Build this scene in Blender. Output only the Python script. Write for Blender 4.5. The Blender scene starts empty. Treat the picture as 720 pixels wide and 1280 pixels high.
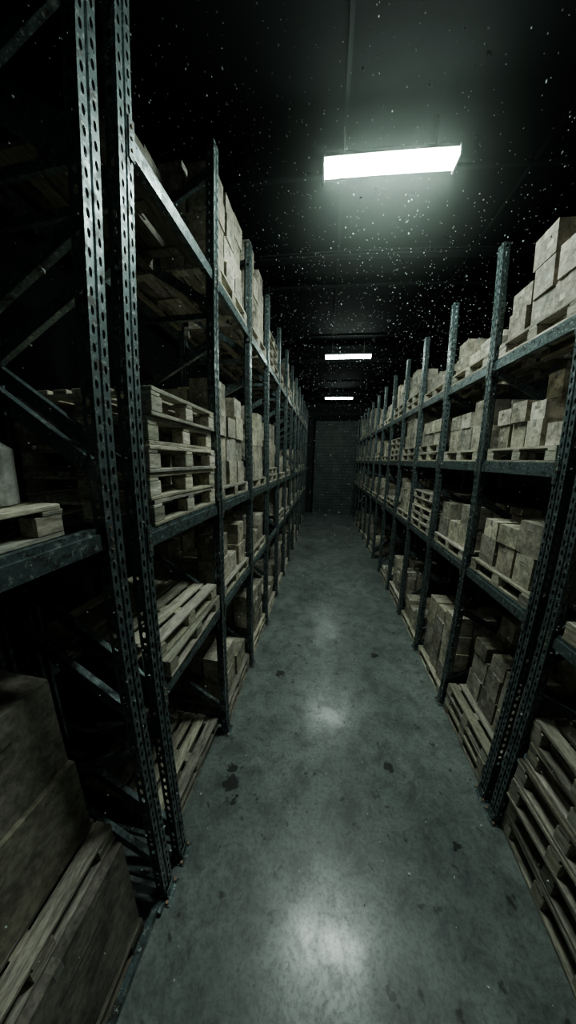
import bpy, math, random
import numpy as np
from mathutils import Matrix, Vector
rnd=random.Random(7)
H=3.6
XL,XR=-1.118,1.928
BAY=1.269
DEPTH=1.12
COL=bpy.context.scene.collection

# ---------------------------------------------------------------- materials
def newmat(name):
    m=bpy.data.materials.new(name);m.use_nodes=True
    nt=m.node_tree;b=nt.nodes['Principled BSDF'];return m,nt,b
def N(nt,t,**k):
    n=nt.nodes.new(t)
    for a,v in k.items(): setattr(n,a,v)
    return n
def ramp(nt,src,stops):
    r=nt.nodes.new('ShaderNodeValToRGB');e=r.color_ramp.elements
    while len(e)<len(stops): e.new(.5)
    for el,(p,c) in zip(e,stops):
        el.position=p;el.color=(c,c,c,1) if isinstance(c,(int,float)) else (*c,1)
    nt.links.new(src,r.inputs[0]);return r
def noise(nt,scale,detail=4,rough=.6,vec=None,dist=0):
    n=N(nt,'ShaderNodeTexNoise');n.inputs['Scale'].default_value=scale;n.inputs['Detail'].default_value=min(detail,4)
    n.inputs['Roughness'].default_value=rough;n.inputs['Distortion'].default_value=dist
    if vec is not None: nt.links.new(vec,n.inputs['Vector'])
    return n
def mixc(nt,fac,a,b,mode='MIX'):
    m=nt.nodes.new('ShaderNodeMix');m.data_type='RGBA';m.blend_type=mode
    for s,v in ((0,fac),(6,a),(7,b)):
        if isinstance(v,bpy.types.NodeSocket): nt.links.new(v,m.inputs[s])
        elif s==0: m.inputs[0].default_value=v
        else: m.inputs[s].default_value=(*v,1)
    return m.outputs[2]
def bump(nt,b,h,strength,dist=.01):
    bp=nt.nodes.new('ShaderNodeBump');bp.inputs['Strength'].default_value=strength;bp.inputs['Distance'].default_value=dist
    nt.links.new(h,bp.inputs['Height']);nt.links.new(bp.outputs[0],b.inputs['Normal'])
def objco(nt):
    return N(nt,'ShaderNodeTexCoord').outputs['Object']

def m_floor():
    m,nt,b=newmat('polished_concrete')
    v=N(nt,'ShaderNodeNewGeometry').outputs['Position']
    n1=noise(nt,.8,4,.6,v,.3);n2=noise(nt,3.6,4,.75,v,.4);n3=noise(nt,28,4,.75,v)
    base=ramp(nt,n1.outputs[0],[(.32,(.145,.17,.162)),(.66,(.27,.305,.292))]).outputs[0]
    base=mixc(nt,.72,base,ramp(nt,n2.outputs[0],[(.36,.36),(.58,1.0)]).outputs[0],'MULTIPLY')
    base=mixc(nt,.7,base,ramp(nt,n3.outputs[0],[(.38,.42),(.58,1.0)]).outputs[0],'MULTIPLY')
    n5=noise(nt,6.5,3,.6,v,.3)
    base=mixc(nt,.85,base,ramp(nt,n5.outputs[0],[(.63,1.0),(.70,.22)]).outputs[0],'MULTIPLY')
    nd=noise(nt,9,3,.6,v)
    dv=N(nt,'ShaderNodeVectorMath',operation='MULTIPLY_ADD')
    nt.links.new(nd.outputs['Color'],dv.inputs[0]);dv.inputs[1].default_value=(.22,.22,0);nt.links.new(v,dv.inputs[2])
    cur=None
    for (x,y,r) in ((-.87,2.16,.10),(-.90,2.32,.055),(-.80,2.02,.045),(.33,1.06,.045),(.67,1.04,.035),(.95,2.6,.06),(1.45,1.9,.05),(-.6,3.9,.08),(1.1,4.6,.08)):
        d=N(nt,'ShaderNodeVectorMath',operation='DISTANCE');nt.links.new(dv.outputs[0],d.inputs[0]);d.inputs[1].default_value=(x+.11,y+.11,0)
        q=N(nt,'ShaderNodeMath',operation='DIVIDE');nt.links.new(d.outputs['Value'],q.inputs[0]);q.inputs[1].default_value=r
        if cur is None: cur=q.outputs[0]
        else:
            mn=N(nt,'ShaderNodeMath',operation='MINIMUM');nt.links.new(cur,mn.inputs[0]);nt.links.new(q.outputs[0],mn.inputs[1]);cur=mn.outputs[0]
    base=mixc(nt,.9,base,ramp(nt,cur,[(.75,.08),(1.0,1.0)]).outputs[0],'MULTIPLY')
    nt.links.new(base,b.inputs['Base Color'])
    r=ramp(nt,n3.outputs[0],[(.38,.38),(.60,.27)]);nt.links.new(r.outputs[0],b.inputs['Roughness'])
    b.inputs['Specular IOR Level'].default_value=.4
    # worn sealer: thin glossier film, patchy
    cw=ramp(nt,n2.outputs[0],[(.36,.05),(.56,.32)]);nt.links.new(cw.outputs[0],b.inputs['Coat Weight'])
    b.inputs['Coat Roughness'].default_value=.15;b.inputs['Coat IOR'].default_value=1.45
    bump(nt,b,n3.outputs[0],.12,.002)
    return m
def m_wall(name,c,s=1.5,spec=.3):
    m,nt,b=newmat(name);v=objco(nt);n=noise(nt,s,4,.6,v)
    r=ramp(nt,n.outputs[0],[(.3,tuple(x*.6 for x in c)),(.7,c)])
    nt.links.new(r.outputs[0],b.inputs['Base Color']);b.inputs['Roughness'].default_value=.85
    b.inputs['Specular IOR Level'].default_value=spec
    return m
def m_steel():
    m,nt,b=newmat('painted_rack_steel');v=N(nt,'ShaderNodeNewGeometry').outputs['Position']
    n2=noise(nt,32,4,.8,v);n3=noise(nt,9,4,.8,v,.5)
    c=ramp(nt,n3.outputs[0],[(.35,(.13,.175,.18)),(.53,(.072,.105,.11)),(.62,(.035,.034,.03))]).outputs[0]
    sc=ramp(nt,n2.outputs[0],[(.56,0.0),(.64,1.0)]).outputs[0]
    c=mixc(nt,sc,c,(.36,.41,.39))
    nt.links.new(c,b.inputs['Base Color']);b.inputs['Metallic'].default_value=.6
    r=ramp(nt,n3.outputs[0],[(.35,.25),(.62,.6)]);nt.links.new(r.outputs[0],b.inputs['Roughness'])
    bump(nt,b,n2.outputs[0],.3,.003)
    return m
def tinted(name,c,rough,scale,grain=None,dirt=.6):
    m,nt,b=newmat(name);v=objco(nt)
    a=N(nt,'ShaderNodeAttribute');a.attribute_name='tint'
    if grain:
        mp=N(nt,'ShaderNodeMapping');mp.inputs['Scale'].default_value=grain;nt.links.new(v,mp.inputs[0]);v=mp.outputs[0]
    n=noise(nt,scale,4,.7,v);n2=noise(nt,scale*6,4,.7,v)
    col=ramp(nt,n.outputs[0],[(.36,tuple(x*.38 for x in c)),(.58,c)]).outputs[0]
    col=mixc(nt,1,col,a.outputs['Color'],'MULTIPLY')
    col=mixc(nt,dirt,col,ramp(nt,n2.outputs[0],[(.38,.38),(.58,1.)]).outputs[0],'MULTIPLY')
    nt.links.new(col,b.inputs['Base Color']);b.inputs['Roughness'].default_value=rough
    bump(nt,b,n2.outputs[0],.5,.005)
    return m
M_FLOOR=m_floor()
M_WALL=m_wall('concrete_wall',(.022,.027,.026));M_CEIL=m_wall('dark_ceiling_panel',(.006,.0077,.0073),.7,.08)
M_STEEL=m_steel()
M_DARK=m_wall('dark_joist_steel',(.011,.014,.0135),3,.12)
M_WOOD=tinted('pallet_wood',(.57,.515,.41),.8,3,(9,1.2,9),.8)
M_CARD=tinted('cardboard',(.57,.505,.40),.85,4,None,.7)
M_TAPE=tinted('packing_tape',(.50,.46,.38),.35,9)
M_INK=tinted('printed_label',(.16,.14,.12),.7,20)
M_BOLT,_,b_=newmat('bolt_steel');b_.inputs['Base Color'].default_value=(.33,.22,.14,1);b_.inputs['Metallic'].default_value=.7;b_.inputs['Roughness'].default_value=.5
M_HOUS,_,b_=newmat('lamp_housing');b_.inputs['Base Color'].default_value=(.3,.3,.28,1);b_.inputs['Metallic'].default_value=.5;b_.inputs['Roughness'].default_value=.4
def lampmat(name,s):
    m,_,b=newmat(name);b.inputs['Base Color'].default_value=(.9,.9,.9,1)
    b.inputs['Emission Color'].default_value=(.81,1,.89,1);b.inputs['Emission Strength'].default_value=s;return m
M_DUST,_,b_=newmat('dust_speck');b_.inputs['Base Color'].default_value=(.5,.53,.51,1);b_.inputs['Roughness'].default_value=.9
M_PLAS=tinted('white_plastic',(.6,.6,.55),.45,4)
M_DOOR=m_wall('galvanised_door',(.095,.115,.108),2)
LOADM=[M_WOOD,M_CARD,M_TAPE,M_INK,M_PLAS]

# ---------------------------------------------------------------- mesh builder
class MB:
    def __init__(s): s.v=[];s.f=[];s.m=[];s.c=[]
    def box(s,c,d,rz=0,m=0,t=(1,1,1),M=None):
        hx,hy,hz=d[0]/2,d[1]/2,d[2]/2;co,si=math.cos(rz),math.sin(rz);n=len(s.v)
        for z in (-hz,hz):
            for x,y in ((-hx,-hy),(hx,-hy),(hx,hy),(-hx,hy)):
                p=Vector((c[0]+x*co-y*si,c[1]+x*si+y*co,c[2]+z))
                if M: p=M@p
                s.v.append(tuple(p))
        for f in ((0,3,2,1),(4,5,6,7),(0,1,5,4),(1,2,6,5),(2,3,7,6),(3,0,4,7)):
            s.f.append(tuple(n+i for i in f));s.m.append(m);s.c.append(t)
    def quad(s,ps,m=0,t=(1,1,1)):
        n=len(s.v);s.v+=[tuple(p) for p in ps];s.f.append(tuple(range(n,n+len(ps))));s.m.append(m);s.c.append(t)
    def prism(s,poly,y0,y1,m=0,t=(1,1,1)):
        n=len(s.v);k=len(poly)
        for y in (y0,y1): s.v+=[(p[0],y,p[1]) for p in poly]
        for i in range(k):
            j=(i+1)%k;s.f.append((n+i,n+j,n+k+j,n+k+i));s.m.append(m);s.c.append(t)
        s.f.append(tuple(n+i for i in range(k)));s.m.append(m);s.c.append(t)
        s.f.append(tuple(n+k+i for i in reversed(range(k))));s.m.append(m);s.c.append(t)
    def cyl(s,c,r,h,seg=20,m=0,t=(1,1,1),r2=None):
        r2=r if r2 is None else r2;n=len(s.v)
        for z,q in ((0,r),(h,r2)):
            s.v+=[(c[0]+q*math.cos(2*math.pi*i/seg),c[1]+q*math.sin(2*math.pi*i/seg),c[2]+z) for i in range(seg)]
        for i in range(seg):
            j=(i+1)%seg;s.f.append((n+i,n+j,n+seg+j,n+seg+i));s.m.append(m);s.c.append(t)
        s.f.append(tuple(n+i for i in reversed(range(seg))));s.m.append(m);s.c.append(t)
        s.f.append(tuple(n+seg+i for i in range(seg)));s.m.append(m);s.c.append(t)
    def strut(s,a,b,w,d,m=0,t=(1,1,1)):
        a=Vector(a);b=Vector(b);L=(b-a).length;ang=math.atan2(b.z-a.z,b.x-a.x)
        M=Matrix.Translation((a+b)/2)@Matrix.Rotation(-ang,4,'Y')
        s.box((0,0,0),(L,.004,w),0,m,t,M);s.box((0,d/2,w/2),(L,d,.004),0,m,t,M);s.box((0,d/2,-w/2),(L,d,.004),0,m,t,M)
    def mesh(s,name,mats):
        me=bpy.data.meshes.new(name);me.from_pydata(s.v,[],s.f);me.update()
        for x in mats: me.materials.append(x)
        me.polygons.foreach_set('material_index',s.m)
        at=me.color_attributes.new('tint','FLOAT_COLOR','CORNER');d=[]
        for p,c in zip(me.polygons,s.c): d+=[c[0],c[1],c[2],1.0]*p.loop_total
        at.data.foreach_set('color',d)
        return me
def add(name,me,parent=None,loc=(0,0,0),scale=None,bevel=0):
    o=bpy.data.objects.new(name,me);COL.objects.link(o);o.location=loc
    if scale: o.scale=scale
    if parent: o.parent=parent
    if bevel:
        md=o.modifiers.new('bevel','BEVEL');md.width=bevel;md.segments=1;md.limit_method='ANGLE'
    return o
def empty(name):
    o=bpy.data.objects.new(name,None);COL.objects.link(o);return o

# ---------------------------------------------------------------- upright post with punched holes
def upright_mesh(PH):
    mb=MB();P=.085
    def cell(o,u,wdt,z0,hw,hh):
        cu=u+wdt/2;cz=z0+P/2
        out=[(u,z0),(cu,z0),(u+wdt,z0),(u+wdt,cz),(u+wdt,z0+P),(cu,z0+P),(u,z0+P),(u,cz)]
        inn=[(cu-hw*.7,cz-hh*.75),(cu,cz-hh),(cu+hw*.7,cz-hh*.75),(cu+hw,cz),(cu+hw*.7,cz+hh*.75),(cu,cz+hh),(cu-hw*.7,cz+hh*.75),(cu-hw,cz)]
        for i in range(8):
            j=(i+1)%8;mb.quad([o(*out[i]),o(*out[j]),o(*inn[j]),o(*inn[i])])
    n=int(PH/P)
    front=lambda u,z:(0,u,z)
    for k in range(n):
        z=k*P
        cell(front,-.056,.047,z,.0105,.023)
        cell(front,.009,.047,z,.0105,.023)
        for sy in (-1,1):
            side=lambda u,z,sy=sy:(-.008-u,sy*.056,z)
            cell(side,0,.06,z,.0135,.024)
    T=n*P
    for sy in (-1,1):
        mb.quad([(0,sy*.056,0),(-.008,sy*.056,0),(-.008,sy*.056,T),(0,sy*.056,T)])
        mb.quad([(-.068,sy*.056,0),(-.088,sy*.042,0),(-.088,sy*.042,T),(-.068,sy*.056,T)])
        mb.quad([(-.088,sy*.042,0),(-.088,sy*.02,0),(-.088,sy*.02,T),(-.088,sy*.042,T)])
        mb.quad([(0,sy*.009,0),(-.012,sy*.004,0),(-.012,sy*.004,T),(0,sy*.009,T)])
    mb.quad([(-.012,-.004,0),(-.012,.004,0),(-.012,.004,T),(-.012,-.004,T)])
    mb.box((-.035,0,.005),(.15,.17,.01));mb.box((.012,0,.06),(.006,.1,.1))
    for a in (-1,1): mb.cyl((.014,a*.068,.01),.012,.024,8,1)
    return mb.mesh('upright_mesh',[M_STEEL,M_BOLT])
PHT={'L':6.6,'R':6.12}
UP={s:upright_mesh(PHT[s]) for s in 'LR'}
def front_sign(side): return 1 if side=='L' else -1
def xf(side): return XL if side=='L' else XR
def frame(parent,side,y):
    s=front_sign(side);x=xf(side)
    add('upright_front',UP[side],parent,(x,y,0),(s,1,1));add('upright_rear',UP[side],parent,(x-s*DEPTH,y,0),(-s,1,1))
    mb=MB();a=x-s*.05;b=x-s*(DEPTH-.05)
    for z0 in (.34,1.92,3.5,5.08):
        if z0+1.25>PHT[side]: continue
        mb.strut((a,y,z0),(b,y,z0+.68),.085,.042);mb.strut((b,y,z0+.72),(a,y,z0+1.25),.085,.042)
    for z0 in (.12,5.0): mb.strut((a,y,z0),(b,y,z0),.05,.03)
    add('frame_braces',mb.mesh('frame_braces',[M_STEEL]),parent)
def beams(parent,side,y0,y1,levels):
    s=front_sign(side)
    for z in levels:
        for which,x in (('front',xf(side)-s*.012),('rear',xf(side)-s*(DEPTH-.012))):
            q=s if which=='front' else -s
            mb=MB()
            prof=[(0,-.06),(0,.028),(-.016,.028),(-.016,.06),(-.05,.06),(-.05,-.06)]
            prof=[(x+q*a,z+b-.06) for a,b in prof]
            if q<0: prof=prof[::-1]
            mb.prism(prof,y0+.058,y1-.058)
            for yy,d in ((y0+.061,1),(y1-.061,-1)):
                mb.box((x-q*.012,yy,z-.07),(.055,.006,.21));mb.box((x+q*.017,yy-d*.02,z-.07),(.005,.045,.21))
                for zz in (-.13,-.07,-.01): mb.cyl((x+q*.019,yy-d*.024,z+zz-.006),.008,.012,8,1)
            add('beam_'+which,mb.mesh('beam',[M_STEEL,M_BOLT]),parent)

# ---------------------------------------------------------------- loads
TB=1.0
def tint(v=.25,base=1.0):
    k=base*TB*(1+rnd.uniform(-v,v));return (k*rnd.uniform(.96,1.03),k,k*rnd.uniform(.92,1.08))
def pallet(mb,cx,cy,z,lx=1.06,ly=1.06,rz=0,tn=1.0,PZ=1.13):
    co,si=math.cos(rz),math.sin(rz)
    def B(x,y,zz,a,b,c):
        mb.box((cx+x*co-y*si,cy+x*si+y*co,z+zz*PZ),(a,b,c*PZ),rz+rnd.uniform(-.008,.008),0,tint(.4,tn))
    for x in (-lx/2+.05,0,lx/2-.05):
        B(x,0,.010,.10,ly,.019)
        for y in (-ly/2+.065,0,ly/2-.065): B(x,y,.0575,.095,.125,.073)
    for y in (-ly/2+.05,0,ly/2-.05): B(0,y,.104,lx,.1,.019)
    n=7;w=.112
    for i in range(n):
        x=-lx/2+w/2+i*(lx-w)/(n-1);B(x,0,.1245,w,ly+rnd.uniform(-.02,.006),.021)
    return z+.136*PZ
def carton(mb,cx,cy,z,a,b,h,rz,s,detail=True):
    tn=tint(.42);mb.box((cx,cy,z+h/2),(a,b,h),rz,1,tn)
    if not detail: return
    co,si=math.cos(rz),math.sin(rz)
    def R(x,y): return cx+x*co-y*si,cy+x*si+y*co
    tw=.05;tt=tint(.1,1.1)
    mb.box((cx,cy,z+h+.0006),(a*.998,tw,.0012),rz,2,tt)
    for e in (-1,1):
        X,Y=R(e*(a/2+.0006),0);mb.box((X,Y,z+h-.035),(.0012,tw,.07),rz,2,tt)
    if rnd.random()<.45:
        X,Y=R(s*(a/2+.0006),b*rnd.choice((-.22,.2)));mb.box((X,Y,z+h*.42),(.0012,b*.26,h*.2),rz,2,tint(.15,1.35))
    if rnd.random()<.5:
        X,Y=R(s*(a/2+.0006),b*.1);mb.box((X,Y,z+h*.72),(.0012,b*.3,.012),rz,3,tint())
        mb.box((X,Y,z+h*.64),(.0012,b*.22,.008),rz,3,tint())
    for e in (-1,1):
        X,Y=R(0,e*(b/2+.0006));mb.box((X,Y,z+h-.035),(tw,.0012,.07),rz,2,tt)
        if rnd.random()<.35:
            X,Y=R(a*.2,e*(b/2+.0006));mb.box((X,Y,z+h*.4),(a*.3,.0012,h*.2),rz,2,tint(.1,1.2))
def cartons(mb,x0,x1,y0,y1,z,nx,ny,layers,h,s,gap=.3,detail=True):
    wx=(x1-x0)/nx;wy=(y1-y0)/ny
    for i in range(nx):
        for j in range(ny):
            zz=z;L=layers-(1 if rnd.random()<gap else 0)-(1 if rnd.random()<gap*.4 else 0)
            for k in range(max(1,L)):
                hh=h*(1 if k<L-1 else rnd.choice((1,1,.8,.65)))
                carton(mb,x0+wx*(i+.5)+rnd.uniform(-.012,.012),y0+wy*(j+.5)+rnd.uniform(-.012,.012),zz,wx-.03-rnd.choice((0,0,.03)),wy-.03-rnd.choice((0,0,.04)),hh,rnd.uniform(-.05,.05),s,detail)
                zz+=hh+.002
def load(kind,side,yc,z,**k):
    global TB
    TB=k.get('tb',1.0)
    s=front_sign(side);x1=xf(side)-s*k.get('inset',.03);cx=x1-s*.53;mb=MB();near=yc<8
    name='boxes_on_pallet'
    ly=k.get('ly',1.06)
    if kind=='pallets':
        name='stacked_pallets';zz=z
        for i in range(k['n']):
            j=k.get('j',.02)
            zz=pallet(mb,cx+rnd.uniform(-j,j),yc+rnd.uniform(-j,j),zz,ly=ly,rz=rnd.uniform(-.03,.03)*j/.02,tn=k.get('tn',1.1),PZ=k.get('pz',1.13))+.0015
    else:
        zz=z
        for i in range(k.get('np',1)): zz=pallet(mb,cx,yc,zz,ly=ly,rz=rnd.uniform(-.015,.015))+.0015
        xa,xb=sorted((x1-s*k.get('bin',.04),cx-s*.49))
        w=ly/2-.03
        cartons(mb,xa,xb,yc-w+k.get('ys',0),yc+w,zz,k.get('nx',3),k.get('ny',3),k['layers'],k.get('h',.28),s,k.get('gap',.35),near)
    TB=1.0
    return add(name,mb.mesh(name,LOADM),bevel=.004 if near else 0)

# ---------------------------------------------------------------- racks
LL=[1.91,3.13,5.41];LR=[2.27,3.64,4.82]
def rack(side,y0,y1,levels,last=False):
    e=empty('pallet_rack');frame(e,side,y0)
    if last: frame(e,side,y1)
    beams(e,side,y0,y1,levels);return e
YA,YB=1.26,1.506
YE2,YE=2.19,2.40
NBL,NBR=12,12
rack('L',YA-1.45,YA,[3.24],True)
rack('L',YA-2.9,YA-1.6,[3.24])
for i in range(NBL): rack('L',YB+i*BAY,YB+(i+1)*BAY,LL,i==NBL-1)
rack('R',YE2-1.35,YE2,LR,True)
rack('R',YE2-2.7,YE2-1.5,LR)
for i in range(NBR): rack('R',YE+i*BAY,YE+(i+1)*BAY,LR,i==NBR-1)

def bc(side,i): return (YB if side=='L' else YE)+(i+.5)*BAY
load('pallets','L',bc('L',0)+.06,0,n=2,inset=.15,j=.03,tb=.85)
load('pallets','L',bc('L',0)+.02,LL[0],n=2,inset=.02,j=.03)
load('pallets','L',bc('L',0)+.02,LL[1],n=5,inset=.02,tn=1.25,pz=1.35)
load('boxes','L',bc('L',0),LL[2],layers=2,h=.3,np=1,inset=.12,tb=.35,bin=.3,ys=.35,nx=2,ny=2)  # unlit load deep in the bay: its shade is put into the tint
load('boxes','L',bc('L',1),0,layers=2,h=.33,np=2,ny=2)
load('boxes','L',bc('L',1),LL[0],layers=2,h=.3,ny=3)
load('boxes','L',bc('L',1),LL[1],layers=4,h=.29,ny=3,gap=.2)
load('boxes','L',bc('L',1),LL[2],layers=4,h=.26,np=1,gap=.1,ny=3)
load('boxes','L',bc('L',2),0,layers=3,h=.3,np=2)
load('boxes','L',bc('L',2),LL[0],layers=2,h=.3)
load('boxes','L',bc('L',2),LL[1],layers=4,h=.28)
load('boxes','L',bc('L',2),LL[2],layers=4,h=.29,gap=.1)
load('boxes','R',bc('R',0),0,layers=4,h=.31,np=3,gap=.4,bin=.22,ny=3)
load('boxes','R',bc('R',0),LR[0],layers=2,h=.32,ny=3,gap=.15)
load('boxes','R',bc('R',0),LR[1],layers=3,h=.26,ny=4,gap=.6)
load('boxes','R',bc('R',0),LR[2],layers=3,h=.28,ny=3,gap=.5)
load('boxes','R',bc('R',1),0,layers=4,h=.3,np=1,ny=3,gap=.5)
load('boxes','R',bc('R',1),LR[0],layers=2,h=.3)
load('boxes','R',bc('R',1),LR[1],layers=2,h=.32)
load('boxes','R',bc('R',1),LR[2],layers=2,h=.22,np=1,gap=.5)
for side,st,nb in (('L',3,NBL),('R',2,NBR)):
    lv=[0]+(LL if side=='L' else LR)
    for i in range(st,nb):
        for z in lv:
            r=rnd.random()
            if r<.08: continue
            if r<.2: load('pallets',side,bc(side,i),z,n=rnd.randint(2,5))
            else: load('boxes',side,bc(side,i),z,layers=rnd.randint(2,3),h=rnd.choice((.22,.26,.31)),np=rnd.choice((1,1,2)),nx=3,ny=rnd.choice((2,3,3,4)),gap=rnd.uniform(.1,.6))
# near left bay: cartons on pallets, dark tint stands in for edge shade
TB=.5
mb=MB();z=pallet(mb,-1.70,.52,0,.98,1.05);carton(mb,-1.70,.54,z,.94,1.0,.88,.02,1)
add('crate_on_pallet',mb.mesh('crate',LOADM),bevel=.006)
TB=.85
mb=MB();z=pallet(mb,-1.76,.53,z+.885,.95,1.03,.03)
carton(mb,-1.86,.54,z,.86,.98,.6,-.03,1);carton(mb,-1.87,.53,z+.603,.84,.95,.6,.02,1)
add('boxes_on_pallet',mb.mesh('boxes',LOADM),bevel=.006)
TB=1.0
mb=MB();z=pallet(mb,-1.68,.50,3.24,1.0,1.05,.0,1.15);add('wooden_pallet',mb.mesh('pallet',LOADM),bevel=.003)
mb=MB();mb.cyl((-1.42,.90,z+.001),.10,.24,24,4);mb.cyl((-1.42,.90,z+.24),.10,.04,24,4,(1,1,1),.05);mb.cyl((-1.42,.90,z+.28),.04,.03,16,4,(.4,.4,.4))
add('plastic_canister',mb.mesh('canister',LOADM),bevel=.003)
mb=MB();carton(mb,-1.98,.35,z+.002,.36,.4,.36,.1,1)
add('cardboard_box',mb.mesh('box',LOADM),bevel=.004)
mb=MB();mb.box((XL-.05,YA-.75,.06),(.05,1.35,.05));mb.box((XL-.05,YA-.1,.02),(.1,.08,.04));mb.box((XL-.05,YA-1.38,.02),(.1,.08,.04))
add('floor_guard_rail',mb.mesh('guard',[M_STEEL]),bevel=.004)
# near right bay
load('pallets','R',YE2-.62,0,n=6,inset=.05,ly=1.05,j=.035,pz=1.75,tb=.85)
load('boxes','R',YE2-.65,LR[0],layers=2,h=.3);load('boxes','R',YE2-.65,LR[1],layers=2,h=.3,gap=.2)

# ---------------------------------------------------------------- room
def slab(name,c,d,m):
    mb=MB();mb.box(c,d);return add(name,mb.mesh(name,[m]))
W0,W1,Y0,Y1,ZC=-5.2,6.0,-8,18.6,7.3
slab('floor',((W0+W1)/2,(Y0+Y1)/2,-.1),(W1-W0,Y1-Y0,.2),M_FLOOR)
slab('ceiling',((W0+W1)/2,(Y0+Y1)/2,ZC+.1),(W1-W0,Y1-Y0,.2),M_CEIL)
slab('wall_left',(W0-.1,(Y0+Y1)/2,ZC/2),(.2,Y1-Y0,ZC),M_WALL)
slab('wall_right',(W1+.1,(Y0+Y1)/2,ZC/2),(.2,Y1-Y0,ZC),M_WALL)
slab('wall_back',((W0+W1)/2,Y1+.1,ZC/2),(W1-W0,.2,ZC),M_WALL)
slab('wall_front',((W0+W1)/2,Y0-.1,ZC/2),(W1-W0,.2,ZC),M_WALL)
mb=MB();dx,dw,dh=.65,2.7,6.2
for i in range(int(dh/.2)): mb.box((dx,Y1-.03,.1+i*.2),(dw,.03,.188))
add('door_1',mb.mesh('door',[M_DOOR]),bevel=.01)
mb=MB()
for s_ in (-1,1): mb.box((dx+s_*(dw/2+.06),Y1-.06,dh/2),(.12,.12,dh))
mb.box((dx,Y1-.1,dh+.15),(dw+.24,.2,.3));add('trim_1',mb.mesh('doortrim',[M_DARK]))
mb=MB();y=Y0+2.4
while y<Y1:
    mb.box(((W0+W1)/2,y,ZC-.02),(W1-W0,.05,.04));y+=2.4
for x in (-2.2,.1,2.4): mb.box((x,(Y0+Y1)/2,ZC-.012),(.04,Y1-Y0,.024))
add('ceiling_panel_ribs',mb.mesh('ribs',[M_DARK]))
mb=MB()
for y in (-3.6,5.4,10.8,16.4):
    mb.box(((W0+W1)/2,y,ZC-.06),(W1-W0,.14,.012));mb.box(((W0+W1)/2,y,ZC-.03),(W1-W0,.012,.06));mb.box(((W0+W1)/2,y,ZC-.118),(W1-W0,.14,.012));mb.box(((W0+W1)/2,y,ZC-.09),(W1-W0,.012,.05))
add('ceiling_joists',mb.mesh('joists',[M_DARK]))

# ---------------------------------------------------------------- lamps
def lamp(x,y,z,s,w=1.40):
    e=empty('ceiling_strip_light');e.location=(x,y,z)
    mb=MB();a,bq,h=.10,.085,.055
    n=len(mb.v)
    for X in (-w/2,w/2): mb.v+=[(X,-a,h),(X,a,h),(X,bq,0),(X,-bq,0)]
    for f in ((0,3,2,1),(4,5,6,7),(0,1,5,4),(1,2,6,5),(2,3,7,6),(3,0,4,7)):
        mb.f.append(tuple(n+i for i in f));mb.m.append(0);mb.c.append((1,1,1))
    add('diffuser',mb.mesh('diffuser',[lampmat('lamp_diffuser',s)]),e)
    mb=MB();mb.box((0,0,h+.025),(w+.02,.2,.045))
    for s_ in (-1,1):
        mb.box((s_*(w/2+.012),0,.03),(.02,.22,.11))
        mb.cyl((s_*w*.35,0,h+.04),.008,ZC-z-h-.04,8)
    add('housing',mb.mesh('housing',[M_HOUS]),e,bevel=.004)
LX,LZ=.58,6.83
for y,s in ((-2.40,5),(3.468,185),(9.337,80),(15.206,34)): lamp(LX,y,LZ,s)

# ---------------------------------------------------------------- dust in the air
mb=MB()
def speck(p,r,st):
    n=len(mb.v);d=Vector((rnd.uniform(-1,1),rnd.uniform(-1,1),rnd.uniform(-1,1))).normalized()
    u=d.orthogonal().normalized();w=d.cross(u)
    for q in (d*r*st,u*r,w*r,-u*r,-w*r,-d*r*st): mb.v.append(tuple(p+q))
    for i in range(4):
        j=(i%4)+1;k=(i+1)%4+1
        mb.f.append((n,n+j,n+k));mb.f.append((n+5,n+k,n+j));mb.m+= [0,0];mb.c+=[(1,1,1)]*2
cam_p=Vector((0,0,H))
cnt=0
while cnt<6500:
    y=.4+7.0*rnd.random()**1.2
    p=Vector((rnd.uniform(-2.1,2.9),y,rnd.uniform(1.2,7.1)))
    if rnd.random()>.18+(p.z-1.5)/5.8: continue
    dd=(p-cam_p).length
    if dd<.75: continue
    speck(p,rnd.choice((.002,.0025,.0025,.003,.003,.005))*(.6+.2*dd),rnd.choice((1,1,1.3,1.8)));cnt+=1
add('airborne_dust',mb.mesh('dust',[M_DUST]))
# added scatter volume that makes the lamp's halo: density thins out with distance
mh=bpy.data.materials.new('lamp_halo_volume');mh.use_nodes=True;nt=mh.node_tree;nt.nodes.clear()
pos=nt.nodes.new('ShaderNodeNewGeometry').outputs['Position']
sub=N(nt,'ShaderNodeVectorMath',operation='SUBTRACT');nt.links.new(pos,sub.inputs[0]);sub.inputs[1].default_value=(LX,3.468,LZ)
scl=N(nt,'ShaderNodeVectorMath',operation='MULTIPLY');nt.links.new(sub.outputs[0],scl.inputs[0]);scl.inputs[1].default_value=(1/1.9,1/1.35,1/1.35)
ln=N(nt,'ShaderNodeVectorMath',operation='LENGTH');nt.links.new(scl.outputs[0],ln.inputs[0])
mr=N(nt,'ShaderNodeMapRange');nt.links.new(ln.outputs['Value'],mr.inputs['Value'])
mr.inputs['From Min'].default_value=0;mr.inputs['From Max'].default_value=1;mr.inputs['To Min'].default_value=1;mr.inputs['To Max'].default_value=0
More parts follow.
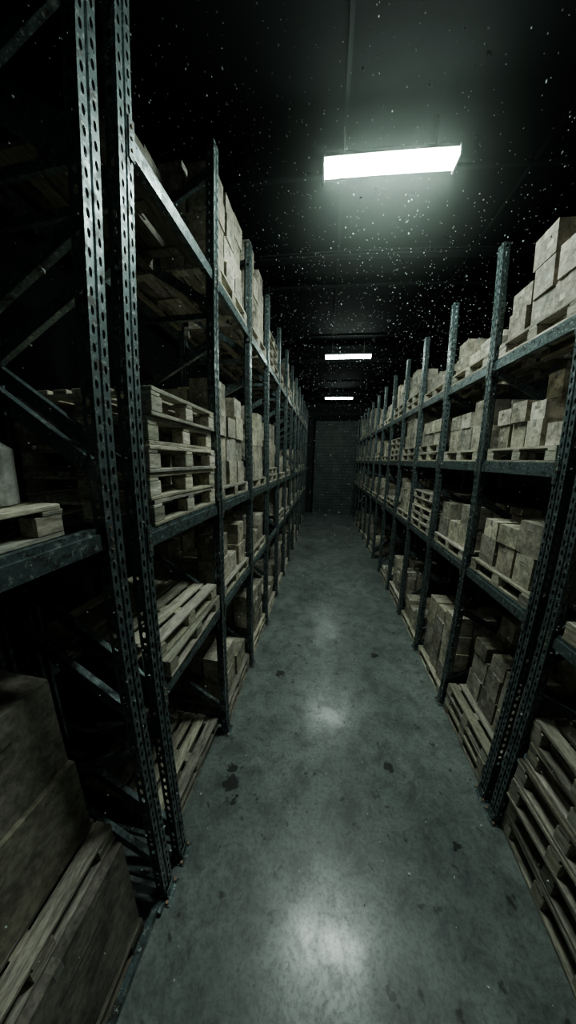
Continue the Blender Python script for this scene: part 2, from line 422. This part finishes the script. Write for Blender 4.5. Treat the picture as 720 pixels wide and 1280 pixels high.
pw=N(nt,'ShaderNodeMath',operation='POWER');nt.links.new(mr.outputs[0],pw.inputs[0]);pw.inputs[1].default_value=1.6
ml=N(nt,'ShaderNodeMath',operation='MULTIPLY');nt.links.new(pw.outputs[0],ml.inputs[0]);ml.inputs[1].default_value=.055
vs=nt.nodes.new('ShaderNodeVolumeScatter');vs.inputs['Color'].default_value=(.85,1,.92,1);vs.inputs['Anisotropy'].default_value=.1
nt.links.new(ml.outputs[0],vs.inputs['Density'])
oo=nt.nodes.new('ShaderNodeOutputMaterial');nt.links.new(vs.outputs[0],oo.inputs['Volume'])
slab('lamp_halo_volume',(LX,3.468,(5.4+7.24)/2),(3.8,2.7,1.84),mh)

# ---------------------------------------------------------------- world and camera
w=bpy.data.worlds.new('world');bpy.context.scene.world=w;w.use_nodes=True
w.node_tree.nodes['Background'].inputs[0].default_value=(.5,.7,.65,1);w.node_tree.nodes['Background'].inputs[1].default_value=.001
cd=bpy.data.cameras.new('camera');cam=bpy.data.objects.new('camera',cd);COL.objects.link(cam)
bpy.context.scene.camera=cam
yaw,pitch,roll=.1315,.1917,.0201;F=337.35;CC=.9039
Rm=Matrix.Rotation(yaw,4,'Z')@Matrix.Rotation(math.pi/2-pitch,4,'X')@Matrix.Rotation(roll,4,'Z')
cam.matrix_world=Matrix.Translation((0,0,H))@Rm
cd.sensor_fit='VERTICAL';cd.sensor_width=20.25;cd.sensor_height=36
k=1280/36/F
cd.lens=F*36/1280
rr=np.linspace(0,2.25,90);th=np.arctan(CC*rr)/CC
A=np.stack([rr,rr**2,rr**3,rr**4],1);co,*_=np.linalg.lstsq(A,th,rcond=None)
cfg=cd if hasattr(cd,'panorama_type') else getattr(cd,'cycles',None)
if cfg is not None:
    cd.type='PANO';cfg.panorama_type='FISHEYE_LENS_POLYNOMIAL';cfg.fisheye_fov=math.pi*1.2
    cfg.fisheye_polynomial_k0=0
    for i in range(4): setattr(cfg,'fisheye_polynomial_k%d'%(i+1),float(-co[i]*k**(i+1)))
